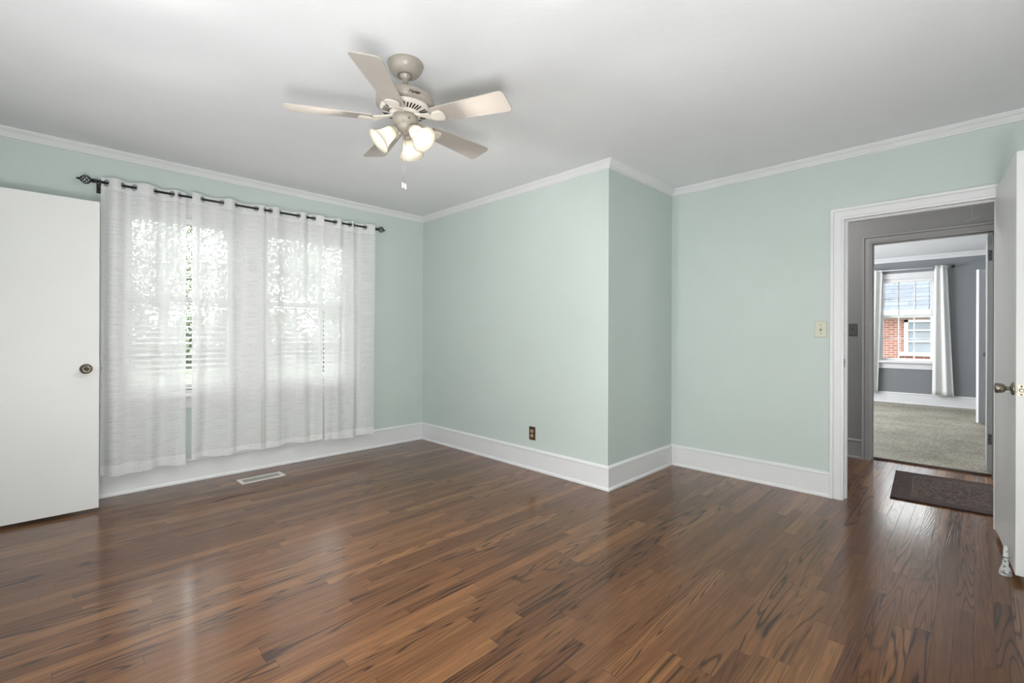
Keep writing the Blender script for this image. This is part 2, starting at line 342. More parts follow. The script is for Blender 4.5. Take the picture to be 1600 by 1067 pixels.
def m_shade():
    m, n, l, p = mat('frosted_glass_shade'); n.remove(p); o = n['Material Output']
    tr = N(n, 'ShaderNodeBsdfTransparent'); tl = N(n, 'ShaderNodeBsdfTranslucent'); d = N(n, 'ShaderNodeBsdfDiffuse')
    tr.inputs['Color'].default_value = (1, 0.97, 0.9, 1); tl.inputs['Color'].default_value = (0.72, 0.70, 0.66, 1); d.inputs['Color'].default_value = (0.55, 0.53, 0.48, 1)
    a = N(n, 'ShaderNodeMixShader'); a.inputs['Fac'].default_value = 0.6; l.new(d.outputs[0], a.inputs[1]); l.new(tl.outputs[0], a.inputs[2])
    b = N(n, 'ShaderNodeMixShader'); b.inputs['Fac'].default_value = 0.93; l.new(tr.outputs[0], b.inputs[1]); l.new(a.outputs[0], b.inputs[2]); l.new(b.outputs[0], o.inputs['Surface'])
    return m
M_shade = m_shade()
def m_bulb():
    m, n, l, p = mat('lit_bulb'); p.inputs['Emission Color'].default_value = (1, 0.9, 0.72, 1); p.inputs['Emission Strength'].default_value = 3; return m
M_bulb = m_bulb()
def m_leaf(name, c1, c2):
    m, n, l, p = mat(name); oi = N(n, 'ShaderNodeNewGeometry'); r = N(n, 'ShaderNodeValToRGB'); r.color_ramp.elements[0].color = c1; r.color_ramp.elements[1].color = c2
    l.new(oi.outputs['Random Per Island'], r.inputs['Fac']); l.new(r.outputs['Color'], p.inputs['Base Color']); p.inputs['Roughness'].default_value = 0.6
    return m
M_leaf = m_leaf('tree_leaves', (0.09, 0.12, 0.07, 1), (0.26, 0.29, 0.20, 1))
M_lawn = paint('lawn', (0.13, 0.15, 0.095), 0.9, 0.5, 40, 0.25)

# ------------------------------------------------------------------ dimensions
X2, YW, X3, YJ, ZC = 2.96, 4.37, 3.98, 1.94, 2.465
XL, YB = -0.55, -0.55
XH, XB0, XB1, ZB = 5.44, 5.57, 10.40, 2.52
T = 0.13

def wall(name, axis, c0, c1, a0, a1, z0, z1, holes, mats, pick=None):
    """axis 'X': slab between x=c0..c1 running along y a0..a1; 'Y': the other way. holes (a0,a1,z0,z1)"""
    b = MB(); hs = sorted(holes); cur = a0
    def bx(p, q, u, v):
        if q - p < 1e-5 or v - u < 1e-5: return
        if axis == 'X': b.box(c0, c1, p, q, u, v)
        else: b.box(p, q, c0, c1, u, v)
    for h in hs:
        bx(cur, h[0], z0, z1); bx(h[0], h[1], z0, h[2]); bx(h[0], h[1], h[3], z1); cur = h[1]
    bx(cur, a1, z0, z1)
    o = b.build(name, mats, recalc=True)
    if pick:
        for f in o.data.polygons: f.material_index = pick(f)
    return o
def struct(o, label, cat):
    o['kind'] = 'structure'; o['label'] = label; o['category'] = cat; return o

W1 = (0.38, 1.13, 0.70, 2.09); W2 = (1.32, 2.13, 0.70, 2.09); W3 = (0.47, 1.21, 0.72, 2.17)
struct(wall('wall_front', 'Y', YW, YW+T, XL-T, X2+T, 0, ZC, [W1, W2], M_mint), 'mint green wall behind the sheer curtains, holding the twin window', 'wall')
struct(wall('wall_far', 'X', X2, X2+T, YJ, YW, 0, ZC, [], M_mint), 'mint green wall with the brown outlet, right of the curtains', 'wall')
struct(wall('wall_jog', 'Y', YJ, YJ+T, X2+T, X3+T, 0, ZC, [], M_mint), 'short shaded mint wall where the room steps back', 'wall')
struct(wall('wall_right', 'X', X3, X3+T, -2.3, YJ, 0, ZC, [(-0.11, 0.675, 0, 2.005)], [M_mint, M_hall],
            lambda f: 1 if (f.normal.x > 0.5 and f.center.x > X3+T-0.01) else 0), 'mint wall with the doorway to the hall', 'wall')
struct(wall('wall_back', 'Y', YB-T, YB, XL-T, X3, 0, ZC, [], M_mint), 'mint wall behind the camera', 'wall')
struct(wall('wall_left', 'X', XL-T, XL, YB, YW, 0, ZC, [], M_mint), 'mint wall left of the camera', 'wall')
struct(wall('wall_hall', 'X', XH, XB0, -2.3, 2.2, 0, ZC+0.2, [(-0.13, 0.705, 0, 2.05)], [M_hall, M_grey],
            lambda f: 1 if (f.normal.x > 0.5 and f.center.x > XB0-0.01) else 0), 'dark grey hall wall around the second doorway', 'wall')
struct(wall('wall_hall_end', 'Y', 2.07, 2.2, X3, XH, 0, ZC, [], M_grey), 'grey wall closing the hall on the left', 'wall')
struct(wall('wall_hall_end', 'Y', -2.43, -2.3, X3, XH, 0, ZC, [], M_grey), 'grey wall closing the hall on the right', 'wall')
struct(wall('wall_bedroom_window', 'X', XB1, XB1+T, -0.69, 3.73, 0, ZB, [W3], M_grey), 'blue grey far bedroom wall around its window', 'wall')
struct(wall('wall_bedroom_right', 'Y', -0.69, -0.56, XB0, XB1, 0, ZB, [], M_grey), 'blue grey right wall of the far bedroom', 'wall')
struct(wall('wall_bedroom_left', 'Y', 3.6, 3.73, XB0, XB1, 0, ZB, [], M_grey), 'blue grey left wall of the far bedroom', 'wall')
struct(wall('wall_bedroom_near', 'X', XH, XB0, 2.2, 3.73, 0, ZB, [], M_grey), 'blue grey near wall of the far bedroom', 'wall')
struct(MB().box(XL-T, XH, -2.43, YW+T, ZC, ZC+0.15).build('ceiling', M_ceil), 'white plaster ceiling of the main room', 'ceiling')
struct(MB().box(XB0, XB1+T, -0.69, 3.73, ZB, ZB+0.15).build('ceiling', M_ceil), 'white ceiling of the far bedroom', 'ceiling')
struct(MB().box(XL-T, 5.53, -2.43, YW+T, -0.12, 0).build('floor', M_wood), 'brown oak strip floor', 'floor')
struct(MB().box(5.545, XB1+T, -0.69, 3.73, -0.12, 0.012).build('floor', M_carpet), 'beige carpet of the far bedroom', 'floor')
struct(MB().box(5.53, 5.56, -0.11, 0.685, 0.0, 0.016, bev=0.003).build('trim_threshold', paint('dark_threshold', (0.05, 0.03, 0.02), 0.4)), 'dark threshold strip between wood floor and carpet', 'threshold')

# ------------------------------------------------------------------ baseboards and crown, one object per wall run
BASE = [(0, 0), (0.024, 0), (0.024, 0.012), (0.018, 0.022), (0.015, 0.024), (0.015, 0.158), (0.019, 0.160), (0.021, 0.166), (0.019, 0.173), (0.008, 0.182), (0, 0.184)]
CROWN = [(0, 0), (0.052, 0), (0.052, -0.009), (0.047, -0.011), (0.043, -0.017), (0.030, -0.024), (0.020, -0.036), (0.016, -0.043), (0.010, -0.045), (0.009, -0.053), (0, -0.055)]
def runs(prefix, pts, prof, z, m, labels, cat, close=False, num=False, start=1):
    P = [Vector((x, y, z)) for x, y in pts]; seg = []
    for a, b in zip(P, P[1:]):
        d = (b-a).normalized(); seg.append(Vector((-d.y, d.x, 0)))
    for i in range(len(seg)):
        m0 = (seg[i-1]+seg[i])/(1+seg[i-1].dot(seg[i])) if i else seg[i]
        m1 = (seg[i+1]+seg[i])/(1+seg[i+1].dot(seg[i])) if i+1 < len(seg) else seg[i]
        o = MB().sweep([P[i], P[i+1]], [seg[i]], (0,0,1), prof, (m0, m1)).build(labels[i][0] if not num else '%s_%d' % (prefix, start+i), m)
        struct(o, labels[i][1], cat)
runs('baseboard', [(X3, 0.737), (X3, YJ), (X2, YJ), (X2, YW), (XL, YW), (XL, YB), (X3, YB), (X3, -0.19)], BASE, 0, M_trim,
     [('baseboard_right', 'white baseboard between the jog and the hall doorway'), ('baseboard_jog', 'short white baseboard under the shaded jog wall'),
      ('baseboard_far', 'long white baseboard under the brown outlet'), ('baseboard_front', 'white baseboard below the sheer curtains'),
      ('baseboard_left', 'white baseboard left of the camera'), ('baseboard_back', 'white baseboard behind the camera'), ('baseboard_right_corner', 'white baseboard stub behind the open right door')], 'baseboard')
runs('trim', [(X3, YB), (X3, YJ), (X2, YJ), (X2, YW), (XL, YW), (XL, YB)], CROWN, ZC, M_trim,
     [('', 'white crown moulding above the hall doorway'), ('', 'short white crown moulding over the jog wall'), ('', 'white crown moulding over the outlet wall'),
      ('', 'white crown moulding over the curtains'), ('', 'white crown moulding on the left wall')], 'crown moulding', num=True)
runs('baseboard', [(XH, 0.754), (XH, 2.07)], BASE, 0, M_gtrim, [('baseboard_hall', 'grey baseboard in the hall, left of the second doorway')], 'baseboard')
runs('baseboard', [(XB1, -0.56), (XB1, 3.6)], BASE, 0.012, M_trim, [('baseboard_bedroom', 'white baseboard below the far bedroom window')], 'baseboard')
runs('trim', [(XB0, -0.56), (XB1, -0.56), (XB1, 3.6), (XB0, 3.6)], [(a*1.35, c*1.35) for a, c in CROWN], ZB, M_trim,
     [('', 'white crown moulding on the right wall of the far bedroom'), ('', 'white crown moulding above the far bedroom window'), ('', 'white crown moulding on the left wall of the far bedroom')], 'crown moulding', num=True, start=6)

# ------------------------------------------------------------------ casings and jambs
CAS = [(0, 0), (0, 0.012), (0.012, 0.014), (0.014, 0.018), (0.052, 0.018), (0.054, 0.014), (0.058, 0.014), (0.060, 0.024), (0.076, 0.026), (0.080, 0.022), (0.080, 0)]
def door_case(name, xw, nx, y0, y1, z1, m, label, w=1.0):
    """y0<y1 clear opening; nx = which way the casing faces"""
    prof = [(a*w, c) for a, c in CAS]
    return struct(MB().sweep([(xw, y0, 0), (xw, y0, z1), (xw, y1, z1), (xw, y1, 0)], [(0,-1,0), (0,0,1), (0,1,0)], (nx,0,0), prof).build(name, m), label, 'door casing')
door_case('trim_9', X3, -1, -0.095, 0.657, 1.985, M_trim, 'white casing around the hall doorway')
door_case('trim_10', X3+T, 1, -0.095, 0.657, 1.985, M_gtrim, 'grey casing on the hall side of the doorway')
door_case('trim_11', XH, -1, -0.115, 0.684, 2.025, M_gtrim, 'dark grey casing around the second doorway', 0.9)
door_case('trim_12', XB0, 1, -0.115, 0.684, 2.025, M_trim, 'white casing on the bedroom side of the second doorway', 0.9)
def jamb(name, x0, x1, y0, y1, z1, m, label, stop, t=0.018):
    b = MB().box(x0, x1, y0-t, y0, 0, z1+t).box(x0, x1, y1, y1+t, 0, z1+t).box(x0, x1, y0, y1, z1, z1+t)
    s0, s1 = stop
    b.box(s0, s1, y0, y0+0.011, 0, z1-0.011).box(s0, s1, y1-0.011, y1, 0, z1-0.011).box(s0, s1, y0, y1, z1-0.011, z1)
    return struct(b.build(name, m), label, 'door jamb')
jamb('trim_13', X3, X3+T, -0.092, 0.657, 1.987, M_trim, 'white jamb lining the hall doorway', (X3+0.045, X3+0.08))
jamb('trim_14', XH, XB0, -0.112, 0.687, 2.032, M_gtrim, 'dark grey jamb lining the second doorway', (XH+0.05, XH+0.085))
sp = thing('strike_plate', 'small dark strike plate on the left jamb of the hall doorway', 'strike plate', (X3+0.022, 0.6565, 0.97))
MB().box(-0.012, 0.012, -0.0015, 0, -0.03, 0.03, bev=0.0005).build('plate', M_steel, sp); MB().box(-0.005, 0.005, -0.002, -0.0014, -0.012, 0.012).build('latch_hole', M_dark, sp)

# ------------------------------------------------------------------ doors
def knob(parent, loc, axis, m=None):
    m = m or M_brass; a = Vector(axis)
    r = MB().lathe([(0, 0), (0.031, 0), (0.032, 0.003), (0.029, 0.007), (0.020, 0.010), (0.012, 0.012), (0, 0.012)], loc, axis, 32).build('rose', m, parent)
    MB().lathe([(0, 0.010), (0.0095, 0.010), (0.0085, 0.018), (0.0105, 0.026), (0.0115, 0.028), (0.019, 0.031), (0.0225, 0.038), (0.0245, 0.052), (0.0245, 0.060), (0.022, 0.064), (0.012, 0.065), (0.010, 0.062), (0, 0.062)], loc, axis, 32).build('door_knob', m, parent)
    MB().lathe([(0, 0.061), (0.0075, 0.061), (0.0065, 0.066), (0, 0.0665)], loc, axis, 16).build('key_cylinder', m, parent)
d1 = struct(thing('door_1', '', ''), 'white slab door standing open against the curtain wall, at the left edge', 'door')
MB().box(-0.524, 0.236, 4.056, 4.091, 0.022, 2.021, bev=0.002).build('door_slab', M_door, d1)
knob(d1, (0.172, 4.056, 0.932), (0, -1, 0)); knob(d1, (0.172, 4.091, 0.932), (0, 1, 0))
MB().box(0.2355, 0.249, 4.066, 4.081, 0.924, 0.940, bev=0.003).build('latch', M_steel, d1)
MB().box(0.236, 0.2375, 4.061, 4.086, 0.905, 0.96).build('latch_plate', M_brass, d1)

L3 = 0.742; ang3 = math.atan2(-0.137+0.085, 3.23-3.97)
d3 = struct(thing('door_2', '', '', (3.972, -0.085, 0), ang3), 'white slab door open beside the hall doorway, at the right edge', 'door')
# local +x runs from hinge to free edge; face seen by camera is local -y
MB().box(0, L3, 0, 0.035, 0.033, 2.035, bev=0.002).build('door_slab', M_door, d3)
knob(d3, (L3-0.062, 0, 0.908), (0, -1, 0)); knob(d3, (L3-0.062, 0.035, 0.908), (0, 1, 0))
lp = MB().box(L3-0.0005, L3+0.0015, 0.004, 0.031, 0.878, 0.936, bev=0.0006).build('latch_plate', M_brass, d3)
MB().box(L3, L3+0.011, 0.010, 0.025, 0.899, 0.915, bev=0.003).build('latch', M_brass, lp)
for z in (0.888, 0.926): MB().lathe([(0, 0), (0.004, 0), (0.003, 0.0012), (0, 0.0013)], (L3+0.0015, 0.0175, z), (1,0,0), 12).build('screw', M_steel, lp)

d2 = struct(thing('door_3', '', ''), 'grey door edge with hinge leaves in the second doorway', 'door')
MB().box(5.61, 6.37, -0.108, -0.072, 0.025, 2.04, bev=0.002).build('door_slab', M_gdoor, d2)
for z in (0.295, 1.845):
    h = MB().box(5.6085, 5.6105, -0.104, -0.078, z-0.045, z+0.045).build('hinge', M_steel, d2)
    for k in (-0.028, 0, 0.028): MB().lathe([(0, 0), (0.0045, 0), (0.003, 0.001), (0, 0.001)], (5.6085, -0.091 + (0.005 if k == 0 else -0.003), z+k), (-1,0,0), 10).build('screw', M_dark, h)
d4 = struct(thing('door_4', '', '', (8.656, -0.035, 0), R(-45)), 'pale grey door standing ajar at the right of the far bedroom', 'door')
MB().box(0, 0.76, 0, 0.035, 0.025, 2.045, bev=0.002).build('door_slab', M_trim, d4)
knob(d4, (0.085, 0, 0.925), (0, -1, 0), M_ring)

# ------------------------------------------------------------------ windows
def sash(w, z0, z1, y, parent, axis, mun=True):
    """double hung sash in local frame x=0..w, y = depth of its centre"""
    b = MB(); s, t = 0.042, 0.016
    b.box(0, s, y-t, y+t, z0, z1).box(w-s, w, y-t, y+t, z0, z1).box(s, w-s, y-t, y+t, z0, z0+s).box(s, w-s, y-t, y+t, z1-s*0.8, z1)
    o = b.build('sash', M_sash, parent)
    if mun:
        b = MB(); iw = w-2*s
        for k in (1, 2): b.box(s+iw*k/3-0.009, s+iw*k/3+0.009, y-0.012, y+0.012, z0+s, z1-s*0.8)
        zm = (z0+z1)/2; b.box(s, w-s, y-0.0115, y+0.0115, zm-0.009, zm+0.009); b.build('muntins', M_sash, o)
    MB().box(s, w-s, y-0.002, y+0.002, z0+s, z1-s*0.8).build('glass_pane', M_glass, o)
    return o
def window(name, h, M, label, zmid):
    w = h[1]-h[0]
    e = struct(thing(name, '', ''), label, 'window'); e.matrix_world = M
    b = MB(); t = 0.02
    b.box(0, t, 0, T, h[2], h[3]).box(w-t, w, 0, T, h[2], h[3]).box(t, w-t, 0, T, h[3]-t, h[3]).box(t, w-t, 0, T+0.03, h[2], h[2]+t)
    b.build('window_frame', M_sash, e)
    for (z0, z1, y) in ((h[2]+t, zmid+0.02, 0.065), (zmid-0.02, h[3]-t, 0.100)):
        o = sash(w-2*t, z0, z1, y, e, 'x'); o.location.x = t
    MB().box(w/2-0.02, w/2+0.02, 0.035, 0.05, zmid+0.02, zmid+0.034, bev=0.003).build('sash_lock', M_brass, e)
    return e
# local x -> world x, local y(depth outwards) -> world +Y for the front wall
window('window_1', W1, Matrix.Translation((W1[0], YW, 0)), 'left double-hung window behind the sheer curtains', 1.43)
window('window_2', W2, Matrix.Translation((W2[0], YW, 0)), 'right double-hung window behind the sheer curtains', 1.43)
# far bedroom: local x -> world -Y? keep right handed: x->-Y, y->+X
M3 = Matrix(((0, 1, 0, XB1), (-1, 0, 0, W3[1]), (0, 0, 1, 0), (0, 0, 0, 1)))
window('window_3', W3, M3, 'double-hung window of the far bedroom looking onto red brick', 1.50)
FL = [(0, 0), (0, 0.016), (0.070, 0.016), (0.072, 0.022), (0.085, 0.022), (0.085, 0)]
struct(MB().sweep([(W1[0]+0.006, YW, 0.705), (W1[0]+0.006, YW, 2.085), (W2[1]-0.006, YW, 2.085), (W2[1]-0.006, YW, 0.705)], [(-1,0,0), (0,0,1), (1,0,0)], (0,-1,0), FL)
       .box(W1[1]-0.006, W2[0]+0.006, YW-0.016, YW, 0.705, 2.085).box(W1[0]-0.085, W2[1]+0.085, YW-0.018, YW, 2.171, 2.205).box(W1[0]-0.095, W2[1]+0.095, YW-0.036, YW, 2.205, 2.225).build('trim_15', M_trim), 'white casing around the twin window', 'window casing')
struct(MB().box(0.235, 2.275, YW-0.075, YW+0.05, 0.674, 0.705, bev=0.004).build('trim_16', M_trim), 'white window stool under the twin window', 'window sill')
struct(MB().box(0.27, 2.24, YW-0.018, YW, 0.580, 0.674, bev=0.003).build('trim_17', M_trim), 'white apron board under the twin window stool', 'window apron')
struct(MB().sweep([(XB1, W3[0]+0.006, 0.745), (XB1, W3[0]+0.006, 2.165), (XB1, W3[1]-0.006, 2.165), (XB1, W3[1]-0.006, 0.745)], [(0,-1,0), (0,0,1), (0,1,0)], (-1,0,0), FL)
       .build('trim_18', M_trim), 'white casing around the far bedroom window', 'window casing')
struct(MB().box(XB1-0.07, XB1+0.04, 0.33, 1.35, 0.705, 0.742, bev=0.004).build('trim_19', M_trim), 'white stool under the far bedroom window', 'window sill')
struct(MB().box(XB1-0.018, XB1, 0.37, 1.31, 0.605, 0.705, bev=0.003).build('trim_20', M_trim), 'white apron board under the far bedroom window', 'window apron')

# ------------------------------------------------------------------ blinds
def blind(label, w, ztop, zbot, M, tilt, pitch=0.043, depth=0.048, cords=(0.16, 0.84), cm=None, cr=0.0012, th=0.0028):
    e = thing('window_blind', label, 'blind'); e.matrix_world = M
    MB().box(0, w, -0.026, 0.026, ztop-0.05, ztop, bev=0.002).build('headrail', M_blind, e)
    b = MB(); z = ztop-0.075
    while z > zbot+0.035:
        b.box(0.004, w-0.004, -depth/2, depth/2, -th/2, th/2, M=Matrix.Translation((0, 0, z)) @ Matrix.Rotation(tilt, 4, 'X')); z -= pitch
    b.build('slats', M_blind, e)
    MB().box(0.003, w-0.003, -depth/2, depth/2, zbot+0.004, zbot+0.022, bev=0.003).build('bottom_rail', M_blind, e)
    for f in cords:
        MB().box(w*f-cr, w*f+cr, -depth/2-0.002, -depth/2-0.0005, zbot+0.02, ztop-0.05).box(w*f-cr, w*f+cr, depth/2+0.0005, depth/2+0.002, zbot+0.02, ztop-0.05).build('ladder_cord', cm or M_blind, e)
    return e
blind('white horizontal blind in the left half of the twin window', 0.70, 2.066, 0.722, Matrix.Translation((W1[0]+0.025, YW+0.022, 0)), R(14))
blind('white horizontal blind in the right half of the twin window', 0.76, 2.066, 0.722, Matrix.Translation((W2[0]+0.025, YW+0.022, 0)), R(14))
blind('thin white blind with open slats in the far bedroom window', 0.69, 2.146, 1.515, M3 @ Matrix.Translation((0.025, 0.022, 0)), R(0), 0.040, 0.025, (0.08, 0.36, 0.68, 0.93), M_graypl, 0.0016, 0.0012)

# ------------------------------------------------------------------ sheer curtains on a black rod
YR, ZR = 4.25, 2.205
def zrod(x): return 2.201 + (x-0.2)*0.008
rod = thing('curtain_rod', 'black iron curtain rod with birdcage finials above the sheer curtains', 'curtain rod', (1.26, YR, 2.209))
def rl(x, dy=0, dz=0): return (x-1.26, dy, zrod(x)-2.209+dz)
MB().tube([rl(0.225), rl(2.34)], 0.0085, 14).build('rod', M_black, rod)
def cage(x0, x1, sgn):
    b = MB(); L = abs(x1-x0)
    for k in range(6):
        pts = []
        for i in range(17):
            t = i/16; rr = 0.027*math.sin(PI*t)**0.8 + 0.002; a = 2*PI*k/6 + t*PI*1.0
            x = x0 + (x1-x0)*t; q = rl(x); pts.append((q[0], q[1]+rr*math.cos(a), q[2]+rr*math.sin(a)))
        b.tube(pts, 0.0030, 6)
    q = rl(x1); b.lathe([(0, 0), (0.007, 0.002), (0.008, 0.008), (0.004, 0.016), (0, 0.02)], q, (sgn, 0, 0), 12)
    q = rl(x0); b.lathe([(0, -0.004), (0.006, -0.003), (0.006, 0.004), (0, 0.005)], q, (sgn, 0, 0), 12)
    b.build('finial', M_black, rod)
cage(0.205, 0.145, -1); cage(2.345, 2.405, 1)
MB().lathe([(0, 0), (0.013, 0), (0.013, 0.03), (0.010, 0.034), (0, 0.034)], rl(0.205), (1,0,0), 16).build('end_collar', M_black, rod)
MB().lathe([(0, 0), (0.013, 0), (0.013, 0.03), (0.010, 0.034), (0, 0.034)], rl(2.345), (-1,0,0), 16).build('end_collar', M_black, rod)
for xb in (0.248, 2.30):
    q = rl(xb)
    b = MB().tube([(q[0], 0, q[2]-0.012), (q[0], 0.05, q[2]-0.016), (q[0], YW-YR-0.004, q[2]-0.02)], 0.0055, 8)
    b.torus((q[0], 0, q[2]), (1,0,0), 0.0125, 0.004, 16, 6).box(q[0]-0.012, q[0]+0.012, YW-YR-0.005, YW-YR-0.0005, q[2]-0.055, q[2]+0.015)
    b.box(q[0]-0.005, q[0]+0.005, -0.014, -0.004, q[2]-0.026, q[2]+0.004)
    b.build('bracket', M_black, rod)

def curtain(label, xs, first_behind, zb, group='sheer curtain panels'):
    """xs = [left edge, crossings..., right edge]; fabric alternates behind/in front of the rod"""
    e = thing('sheer_curtain', label, 'curtain', ((xs[0]+xs[-1])/2, YR, 0), 0, group)
    cx = (xs[0]+xs[-1])/2
    path = []; sgn = 1 if first_behind else -1
    for i in range(len(xs)-1):
        a, c = xs[i], xs[i+1]; w = c-a; endseg = i in (0, len(xs)-2)
        A = min(0.040, max(0.018, 0.42*w)) * sgn; n = max(6, int(w/0.006))
        for k in range(n):
            t = k/n
            if endseg and i == 0: y = A*math.cos(PI/2*t)**0.8 if t < 1 else 0
            elif endseg: y = A*math.sin(PI/2*t)
            else: y = A*math.sin(PI*t)
            path.append((a+w*t, y))
        sgn = -sgn
    path.append((xs[-1], -sgn*min(0.04, max(0.018, 0.42*(xs[-1]-xs[-2])))))
    # fine rows near the top
    zt = zrod(cx)+0.034; rows = []; z = zt
    while z > zt-0.07: rows.append(z); z -= 0.0055
    while z > zb+0.03: rows.append(z); z -= 0.05
    rows += [zb+0.028, zb]
    ph = random.uniform(0, 6); b = bmesh.new(); grid = []
    for z in rows:
        d = (zt-z)/(zt-zb); row = []
        for j, (x, y) in enumerate(path):
            u = (x-xs[0])/(xs[-1]-xs[0]); ed = u*(1-u)*4
            xx = x + d*0.018*ed*math.sin(u*11+ph+d*1.5) ; yy = y*(1-0.25*d) + d*0.012*math.sin(u*17+ph*2+d*3)
            zz = z + (d*0.007*math.sin(u*9+ph) if d > 0.5 else 0)
            row.append(b.verts.new((xx-cx, yy, zz)))
        grid.append(row)
    holes = [(x, zrod(x)) for x in xs[1:-1]]
    # arc length coordinate for the holes
    S_ = [0]
    for p, q in zip(path, path[1:]): S_.append(S_[-1]+math.hypot(q[0]-p[0], q[1]-p[1]))
    hs = []
    for x, z in holes:
        j = min(range(len(path)), key=lambda k: abs(path[k][0]-x)); hs.append((S_[j], z, j))
    for i in range(len(rows)-1):
        for j in range(len(path)-1):
            sm = (S_[j]+S_[j+1])/2; zm = (rows[i]+rows[i+1])/2
            if any((sm-h[0])**2+(zm-h[1])**2 < 0.0185**2 for h in hs): continue
            f = b.faces.new((grid[i][j], grid[i+1][j], grid[i+1][j+1], grid[i][j+1])); f.smooth = True
    me = bpy.data.meshes.new('panel'); b.to_mesh(me); b.free(); me.materials.append(M_sheer)
    o = bpy.data.objects.new('fabric_panel', me); COL.objects.link(o); o.parent = e
    for s, z, j in hs:
        p, q = path[max(0, j-2)], path[min(len(path)-1, j+2)]; t = Vector((q[0]-p[0], q[1]-p[1], 0)).normalized()
        MB().torus((path[j][0]-cx, path[j][1], z), (-t.y, t.x, 0), 0.0205, 0.0030, 28, 8).build('grommet', M_ring, e)
    return e
curtain('sheer white curtain panel nearest the open door, leftmost of four', [0.253, 0.282, 0.370, 0.432, 0.553, 0.652, 0.698, 0.742], True, 0.172)
curtain('sheer white curtain panel left of the middle meeting fold', [0.772, 0.845, 0.975, 1.075, 1.225, 1.268], False, 0.196)
curtain('sheer white curtain panel right of the middle meeting fold', [1.270, 1.292, 1.335, 1.417, 1.565, 1.64, 1.70, 1.782], False, 0.200)
curtain('sheer white curtain panel nearest the room corner, rightmost of four', [1.812, 1.900, 1.967, 2.046, 2.088, 2.200, 2.290], True, 0.172)

# ------------------------------------------------------------------ ceiling fan
FX, FY = 1.215, 1.948
fan = thing('ceiling_fan', 'cream five-blade ceiling fan with three lit glass shades', 'ceiling fan', (FX, FY, 0))
MB().lathe([(0, ZC-0.0005), (0.084, ZC-0.0005), (0.086, ZC-0.006), (0.084, ZC-0.012), (0.078, ZC-0.030), (0.064, ZC-0.048), (0.046, ZC-0.058), (0.034, ZC-0.060), (0.033, ZC-0.054), (0, ZC-0.054)][::-1], n=48).build('canopy', M_cream, fan)
MB().lathe([(0, 2.408), (0.022, 2.408), (0.030, 2.414), (0.028, 2.404), (0.016, 2.396), (0.0145, 2.390), (0.0145, 2.315), (0.03, 2.312), (0, 2.312)], n=24).build('downrod', M_cream, fan)
mh = MB().lathe([(0, 2.318), (0.030, 2.317), (0.085, 2.312), (0.118, 2.306), (0.133, 2.298), (0.138, 2.288), (0.138, 2.268), (0.134, 2.258), (0.120, 2.251), (0, 2.251)], n=64).build('motor_housing', M_cream, fan)
# white vented ring under the motor
b = MB().lathe([(0, 2.252), (0.119, 2.2515), (0.120, 2.246), (0.114, 2.236), (0.104, 2.231), (0.072, 2.224), (0.070, 2.214), (0, 2.214)], n=64)
for k in range(40):
    if k % 8 == 0: continue
    a = 2*PI*k/40 + R(5.5) - R(4)
    b.box(-0.0165, 0.0165, -0.0036, 0.0036, -0.0012, 0.0004, mi=1, M=Matrix.Rotation(a, 4, 'Z') @ Matrix.Translation((0.091, 0, 2.2280)) @ Matrix.Rotation(-0.2187, 4, 'Y'))
vr = b.build('vent_ring', [M_creaml, M_dark], fan)
# emblem in raised dark script on the side facing the room corner
cu = bpy.data.curves.new('emblem', 'FONT'); cu.body = 'Hunter'; cu.size = 0.021; cu.shear = 0.45; cu.align_x = 'CENTER'; cu.extrude = 0.0; cu.offset = 0.0005; cu.space_character = 0.85
to = bpy.data.objects.new('emblem_tmp', cu); COL.objects.link(to); dg = bpy.context.evaluated_depsgraph_get(); me = bpy.data.meshes.new_from_object(to.evaluated_get(dg))
bpy.data.objects.remove(to)
ac = math.atan2(-FY, -FX) + R(17)
bmt = bmesh.new(); bmt.from_mesh(me); bmesh.ops.triangulate(bmt, faces=bmt.faces[:])
ext = bmesh.ops.extrude_face_region(bmt, geom=bmt.faces[:]); top = {v for v in ext['geom'] if isinstance(v, bmesh.types.BMVert)}
for v in bmt.verts:
    rr = 0.1392 if v in top else 0.1370; a = ac + v.co.x/0.138; z = 2.264 + v.co.y
    v.co = (rr*math.cos(a), rr*math.sin(a), z)
bmesh.ops.recalc_face_normals(bmt, faces=bmt.faces[:]); me2 = bpy.data.meshes.new('emblem'); bmt.to_mesh(me2); bmt.free(); me2.materials.append(paint('emblem_brown', (0.06, 0.045, 0.035), 0.5))
eo = bpy.data.objects.new('emblem', me2); COL.objects.link(eo); eo.parent = mh
# switch housing and light fitter
MB().lathe([(0, 2.226), (0.050, 2.226), (0.050, 2.214), (0.060, 2.212), (0.0605, 2.186), (0.057, 2.176), (0.044, 2.166), (0.040, 2.160), (0.040, 2.152), (0.028, 2.140), (0.014, 2.135), (0.009, 2.128), (0, 2.126)], n=48).build('switch_housing', M_cream, fan)
MB().lathe([(0, 0), (0.004, 0), (0.004, 0.005), (0, 0.006)], (0.058*math.cos(ac), 0.058*math.sin(ac), 2.183), (math.cos(ac), math.sin(ac), -0.3), 10).build('reverse_switch', M_steel, fan)
